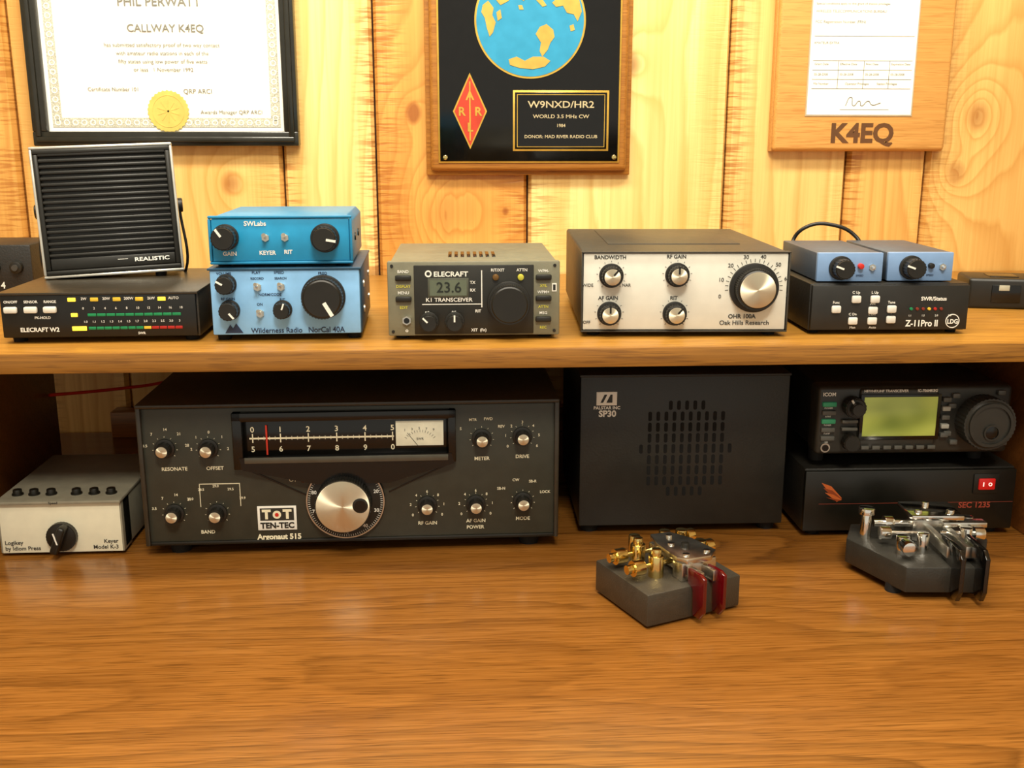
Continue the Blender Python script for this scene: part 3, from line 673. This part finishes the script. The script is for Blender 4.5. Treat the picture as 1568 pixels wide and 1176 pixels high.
# ------------------------------------------------------------------ brass iambic paddle
HG = M('hammered_taupe', '#4A443A', .38, metal=.35, bump=.4, nscale=140)
RP = M('ruby_acrylic', '#6A0810', .06, trans=.35, coat=.6)
d = Dev('brass_morse_paddle', (.1318, .658, DT), (0, 0, 23))
d.box('base', 0, .080, 0, .070, .002, .026, HG, .0012)
for a in (.008, .072):
    for b_ in (.008, .062): d.cyl('feet', (a, b_, 0), .004, .003, RUB, axis='z')
T = .026
AL = M('machined_aluminium', '#DAD7CE', .25, metal=1)
for y in (.026, .050):
    d.cyl('brass_hardware', (.024, y, T), .0056, .016, BRASS, axis='z', bev=.001, seg=28)
    d.cyl('brass_hardware', (.024, y, T+.016), .0036, .005, BRASS, axis='z', bev=.001, seg=24)
    d.cyl('brass_hardware', (.010, y, T+.009), .0018, .034, BRASS, axis='x', seg=16)
    d.cyl('brass_hardware', (.004, y, T+.009), .0058, .009, BRASS, axis='x', bev=.001, seg=28)
    d.cyl('brass_hardware', (-.001, y, T+.009), .0034, .005, BRASS, axis='x', bev=.0006, seg=24)
    d.cyl('brass_hardware', (.070, y+.010, T), .0046, .016, BRASS, axis='z', bev=.001, seg=24)
    d.cyl('brass_hardware', (.056, y+.010, T+.010), .0016, .02, BRASS, axis='x', seg=16)
    d.cyl('brass_hardware', (.074, y+.010, T+.010), .0052, .007, BRASS, axis='x', bev=.001, seg=24)
for x, y in ((.030, .064), (.056, .062)): d.cyl('brass_hardware', (x, y, T), .0044, .017, BRASS, axis='z', bev=.001, seg=24)
d.box('bearing_block', .034, .064, .008, .020, T, T+.014, AL, .001)
d.box('bearing_block', .036, .062, .044, .054, T, T+.014, AL, .001)
d.prism('top_plate', [(.032, .012), (.036, .005), (.056, .004), (.066, .012), (.064, .038), (.056, .056), (.040, .058), (.034, .040)], T+.014, T+.018, AL, .0006, axis='z')
for x, y in ((.040, .012), (.058, .012), (.050, .048), (.042, .034)): d.cyl('cap_screws', (x, y, T+.018), .0026, .0014, CHROME, axis='z', bev=.0003, seg=20)
d.cyl('cap_screws', (.049, .026, T+.018), .0030, .003, BLACK, axis='z', bev=.0006)
for x in (.041, .053):
    d.box('lever_arms', x-.0022, x+.0022, -.006, .055, T+.003, T+.011, AL, .0005)
for x in (.0375, .0545):
    d.prism('finger_pieces', [(-.015, T+.010), (-.010, T+.012), (.004, T+.012), (.004, T+.001), (-.002, T-.001), (-.003, T-.021), (-.011, T-.021), (-.015, T-.015)], x-.0014, x+.0014, RP, .0004, axis='x')
d.done()

# ------------------------------------------------------------------ chrome iambic paddle
d = Dev('chrome_morse_paddle', (.3625, .741, DT), (0, 0, -4))
BG = M('black_cast_base', '#2C2A25', .4, bump=.4)
oc = [(-.055, .010), (-.028, -.048), (.028, -.048), (.056, .010), (.045, .042), (-.042, .042)]
d.prism('base', oc, .006, .026, BG, .0012, axis='z')
for x, y in ((-.03, -.03), (.03, -.03), (.035, .03), (-.035, .03)): d.cyl('feet', (x, y, 0), .006, .007, RUB, axis='z')
def post(x, y, r=.0042, h=.016, part='chrome_posts'): d.cyl(part, (x, y, T), r, h, CHROME, axis='z', bev=.001, seg=24)
post(-.040, .012, .0042, .020); d.cyl('chrome_posts', (-.040, .012, T+.020), .0062, .005, CHROME, axis='z', bev=.001)
post(-.022, -.020, .0050, .014); d.cyl('chrome_posts', (-.022, -.026, T+.009), .0055, .010, CHROME, axis='-y', bev=.001, seg=24)
post(-.006, -.018, .0044, .016); post(.032, -.004, .0050, .015); post(.042, .018, .0044, .016)
d.cyl('contact_screws', (-.034, -.004, T+.010), .0018, .030, CHROME, axis='x'); d.cyl('contact_screws', (-.034, -.004, T+.010), .0052, .008, CHROME, axis='x', bev=.001)
d.cyl('contact_screws', (.012, -.004, T+.010), .0018, .034, CHROME, axis='x'); d.cyl('contact_screws', (.038, -.004, T+.010), .0052, .008, CHROME, axis='x', bev=.001)
d.cyl('contact_screws', (-.034, .012, T+.012), .0030, .034, CHROME, axis='x'); d.cyl('contact_screws', (-.026, .012, T+.012), .006, .007, CHROME, axis='x', bev=.001)
d.box('yoke', -.006, .022, .004, .020, T, T+.020, AL, .001)
d.box('top_plate', -.010, .030, -.004, .030, T+.020, T+.0240, CHROME, .0008)
d.box('top_plate', .016, .050, .000, .010, T+.013, T+.017, AL, .0006)
for x, y in ((-.003, .004), (.022, .004), (.009, .022)): d.cyl('cap_screws', (x, y, T+.024), .0030, .0025, CHROME, axis='z', bev=.0005)
for x in (.006, .020): d.box('lever_arms', x-.0026, x+.0026, -.040, .028, T+.004, T+.013, STEEL, .0006)
BA = M('black_acrylic', '#0A0908', .06, coat=.6)
for x in (.006, .0235):
    d.prism('finger_pieces', [(-.064, T+.013), (-.058, T+.018), (-.026, T+.018), (-.026, T+.002), (-.044, T-.002), (-.050, T-.021), (-.060, T-.021), (-.064, T-.013)], x-.0016, x+.0016, BA, .0004, axis='x')
d.done()

# ------------------------------------------------------------------ wall: framed certificate
PA = M('certificate_paper', '#F7F5EC', .6, noise=.01)
d = Dev('framed_certificate', (-.309, WY-.0005, 1.076), (0, 0, 0))
hw = .1425; H = .235; BF = M('black_frame_lacquer', '#26251F', .22)
d.box('backing', -hw+.004, hw-.004, -.006, 0, .004, H-.004, BLACK, 0)
for a in (0, 1):
    t_ = .0155 if a == 0 else .006; y0 = -.016 if a == 0 else -.019
    d.rim('frame', -hw+(.004 if a else 0), hw-(.004 if a else 0), (.004 if a else 0), H-(.004 if a else 0), t_, y0, -.001, BF, .0015)
d.box('paper', -hw+.013, hw-.013, -.0075, -.006, .013, H-.013, PA, 0)
GB = M('engraved_border', '#BDBBAA', .6, noise=.25, nscale=900)
d.rim('paper_border', -hw+.020, hw-.020, .020, H-.020, .010, -.0080, -.0074, GB, 0)
for x in range(26):
    for z in (.025, H-.025): d.ring('paper_border', -.117+x*.00936, z, .0022, .0032, -.0083, -.0079, PA, 12)
for z in range(19):
    for x in (-.1175, .1175): d.ring('paper_border', x, .030+z*.0096, .0022, .0032, -.0083, -.0079, PA, 12)
TG = M('certificate_ink', '#7E7C70', .6)
d.text('PHIL PERWATT', .0, .150, .013, TG, y=-.0082, bold=1); d.text('CALLWAY K4EQ', .005, .123, .011, TG, y=-.0082, bold=1)
for i, tt in enumerate(('has submitted satisfactory proof of two way contact', 'with amateur radio stations in each of the', 'fifty states using low power of five watts', 'or less   1 November 1992')): d.text(tt, .0, .106-i*.0085, .0058, TG, y=-.0082)
d.text('Certificate Number 101', -.055, .060, .0056, TG, y=-.0082); d.text('QRP ARCI', .035, .058, .007, TG, y=-.0082); d.text('Awards Manager QRP ARCI', .07, .036, .0058, TG, y=-.0082)
SG = M('gold_seal', '#DCC265', .45, metal=.2)
sx, sz = .002, .037
d.prism('gold_seal', [(sx+(.0225 if i % 2 else .0212)*cos(pi*i/30), sz+(.0225 if i % 2 else .0212)*sin(pi*i/30)) for i in range(60)], -.0088, -.0078, SG)
d.ring('gold_seal', sx, sz, .0165, .0172, -.0091, -.0086, SG)
d.ticks('gold_seal', sx, sz, .0, .012, 0, 324, 10, SG, .001, -.0091)
d.done()

# ------------------------------------------------------------------ wall: award plaque
OW = desk_wood('oak_plaque_wood', '#B47C34', '#945C20', '#6A3C12', contour=6, straight=60, rough=.3, off=(2, 2, 8), lm=.3)
d = Dev('framed_award_plaque', (.0875, WY-.0003, 1.044), (0, 0, 0))
hw = .1145; H = .295
d.frame(655, 960, .229, 0, 268, .1875, 0)
d.box('wood_board', -hw, hw, -.008, 0, 0, H, OW, .001); d.box('wood_board', -hw+.005, hw-.005, -.016, -.006, .005, H-.005, OW, .005, 4)
d.box('gold_edge', -hw+.0135, hw-.0135, -.0172, -.0155, .0135, H-.0135, GOLD, .0004)
PLB = M('lacquered_black_plate', '#0A0908', .14)
d.box('black_plate', -hw+.0155, hw-.0155, -.0178, -.0165, .0155, H-.0155, PLB, .0003)
gx, gz, R = d.X(808), d.Z(33), .0605; y0 = -.0178
d.cyl('globe_emblem', (gx, y0, gz), R, .0012, GOLD, seg=96); d.cyl('globe_emblem', (gx, y0-.0004, gz), R*.965, .0012, M('globe_blue', '#2A8DB4', .35, noise=.03), seg=96)
CG = M('continent_gold', '#C8A44C', .4, metal=.3); y1 = y0-.0021
def land(pts): d.prism('continents', [(gx+(a-808)*.000735, gz-(b_-33)*.000735) for a, b_ in pts], y1, y1+.0006, CG)
land([(738, 12), (746, 6), (754, 16), (752, 26), (757, 36), (753, 50), (748, 56), (744, 44), (741, 30), (736, 22)])
land([(758, 22), (764, 18), (766, 30), (760, 34)]); land([(757, 4), (772, -8), (782, -4), (776, 6), (764, 12)])
land([(768, -22), (796, -40), (826, -38), (842, -26), (836, -14), (822, -6), (826, 4), (832, 12), (826, 14), (816, 4), (806, -2), (798, 6), (790, 0), (786, -10), (774, -14)])
land([(822, 42), (832, 38), (842, 46), (844, 56), (838, 64), (834, 74), (826, 84), (822, 76), (824, 64), (816, 52)])
land([(776, 88), (788, 84), (800, 90), (812, 84), (828, 84), (838, 90), (830, 98), (812, 102), (792, 100), (778, 96)])
land([(840, 8), (852, -2), (868, -4), (880, 4), (884, 20), (878, 34), (872, 24), (862, 22), (856, 12), (846, 14)])
land([(866, 40), (872, 38), (874, 46), (868, 48)]); land([(790, 12), (796, 12), (798, 18), (792, 18)])
RG = M('enamel_red', '#B83A24', .35)
def dia(cx, cy, w, h, yy0, m): d.pprism('radio_league_emblem', [(cx, cy-h), (cx+w, cy), (cx, cy+h), (cx-w, cy)], yy0-.0004, yy0, m)
dia(720, 169, 25, 58, -.0178, GOLD); dia(720, 169, 22.5, 53, -.0182, RG)
d.pbox('radio_league_emblem', 719, 721, 124, 214, -.0189, -.0186, GOLD, 0)
for l, x, y in (('A', 720, 146), ('R', 708, 170), ('R', 732, 170), ('L', 720, 194)): d.pt(l, x, y, 13, GOLD, y=-.0188, bold=2)
d.pbox('engraved_plate', 783, 925, 137, 230, -.0184, -.0178, GOLD, .0002); d.pbox('engraved_plate', 786, 922, 140, 227, -.0187, -.0182, PLB, .0002)
d.pbox('engraved_plate', 789, 919, 143, 224, -.0188, -.0186, GOLD, 0); d.pbox('engraved_plate', 790, 918, 144, 223, -.0190, -.0187, PLB, 0)
ET = M('engraved_text', '#B9AA84', .45)
d.pt('W9NXD/HR2', 854, 159, 10, ET, y=-.0192, bold=1, sx=1.25); d.pt('WORLD 3.5 MHz CW', 854, 177, 5.5, ET, y=-.0192, bold=1, sx=1.2); d.pt('1984', 854, 191, 5, ET, y=-.0192, bold=1)
d.pt('DONOR: MAD RIVER RADIO CLUB', 854, 208, 4.8, ET, y=-.0192, bold=1, sx=1.1)
for x in (683, 934): d.cyl('corner_tacks', (d.X(x), -.0178, d.Z(240)), .0028, .0015, BRASS, bev=.0006, seg=20); d.cyl('corner_tacks', (d.X(x), -.0178, H-.023), .0028, .0015, BRASS, bev=.0006, seg=20)
d.done()

# ------------------------------------------------------------------ wall: licence plaque
PW = desk_wood('pale_oak_plaque', '#DDA75C', '#CC924A', '#A86C2C', contour=5, straight=30, rough=.34, off=(6, 2, 1), lm=.2)
d = Dev('framed_radio_license', (.462, WY-.0003, 1.070), (0, 0, 0))
hw = .100; H = .27
d.box('wood_board', -hw, hw, -.010, 0, 0, H, PW, .001); d.box('wood_board', -hw+.0006, hw-.0006, -.018, -.008, .0006, H-.0006, PW, .006, 4)
ox = -.005
d.box('paper_sheet', ox-.0585, ox+.0610, -.0192, -.0175, .040, H-.02, PA, 0)
SH = M('clear_cover_edge', '#B9A98A', .3)
d.rim('cover_edge', ox-.0600, ox+.0625, .0385, H-.0185, .0014, -.0188, -.0176, SH, 0)
tx = ox-.055
for i, (tt, s_) in enumerate((('WIRELESS TELECOMMUNICATIONS BUREAU', .0040), ('FCC Registration Number (FRN)', .0042), ('', 0), ('AMATEUR EXTRA', .0036))):
    if tt: d.text(tt, tx, .150-i*.011, s_, TG, y=-.0194, al='LEFT')
for i in range(4): d.text('Special conditions apply to this grant of station privileges', tx, .158+i*.006, .0036, TG, y=-.0194, al='LEFT')
for z in (.124, .098, .088, .078, .068): d.box('table_rules', ox-.055, ox+.058, -.0195, -.0191, z, z+.0005, TG, 0)
for x in (-.026, .003, .032): d.box('table_rules', ox+x, ox+x+.0005, -.0195, -.0191, .068, .098, TG, 0)
for i, l in enumerate(('Grant Date', 'Effective Date', 'Print Date', 'Expiration Date')): d.text(l, ox-.053+i*.029, .0945, .0034, TG, y=-.0194, al='LEFT'); d.text('05-28-2008', ox-.053+i*.029, .0835, .0034, TG, y=-.0194, al='LEFT')
for i, l in enumerate(('File Number', 'Operator Privileges', 'Station Privileges')): d.text(l, ox-.053+i*.036, .0735, .0034, TG, y=-.0194, al='LEFT')
d.tube('signature', [(-.02, -.0196, .050), (-.014, -.0196, .059), (-.011, -.0196, .050), (-.004, -.0196, .055), (-.002, -.0196, .050), (.006, -.0196, .055), (.010, -.0196, .051), (.020, -.0196, .053)], .00025, DGREY)
d.box('table_rules', -.026, .030, -.0195, -.0191, .0455, .0459, TG, 0)
BR = M('burnt_brown', '#5E3A18', .6)
d.text('K4EQ', .002, .019, .029, BR, y=-.0183, bold=3, sx=1.02)
d.done()

# ------------------------------------------------------------------ red wire under the shelf
d = Dev('red_hookup_wire', (0, 0, 0))
d.tube('wire', [(-.391, 1.0, .842), (-.36, 1.03, .838), (-.32, 1.06, .836), (-.27, 1.10, .834), (-.24, 1.165, .79)], .0016, M('red_wire_jacket', '#E03018', .4))
d.done()

# ------------------------------------------------------------------ lights
def area(name, loc, size, power, col, rot=(0, 0, 0), sy=None):
    L = bpy.data.lights.new(name, 'AREA'); L.shape = 'RECTANGLE'; L.size = size; L.size_y = sy or size; L.energy = power; L.color = col
    o = bpy.data.objects.new(name, L); o.location = loc; o.rotation_euler = [radians(a) for a in rot]; sc.collection.objects.link(o)
W = (1, .93, .77)
area('light_ceiling_main', (-.35, .1, 2.36), 1.2, 14, W, (0, 0, 0), .3)
area('light_ceiling_rear', (.1, -.6, 2.3), .4, 25, W, (35, 0, 0), .3)
area('light_wall_wash', (0, .70, 1.75), 1.3, 13.5, W, (40, 0, 0), .10)
d = Dev('ceiling_light_fixture', (-.35, .1, 2.4)); d.box('housing', -.66, .66, -.3, .3, -.03, .0, PL, .004); d.done()
wd = bpy.data.worlds.new('World'); sc.world = wd; wd.use_nodes = True
wd.node_tree.nodes['Background'].inputs[0].default_value = (1, .93, .78, 1); wd.node_tree.nodes['Background'].inputs[1].default_value = .68

# ------------------------------------------------------------------ camera
cam = bpy.data.cameras.new('Camera'); co = bpy.data.objects.new('Camera', cam); sc.collection.objects.link(co); sc.camera = co
cam.sensor_width = 36; cam.lens = 36*1590/1568; cam.clip_start = .01
co.location = (0, 0, 1.082); co.rotation_euler = (radians(90-13.2), 0, radians(-3.3))
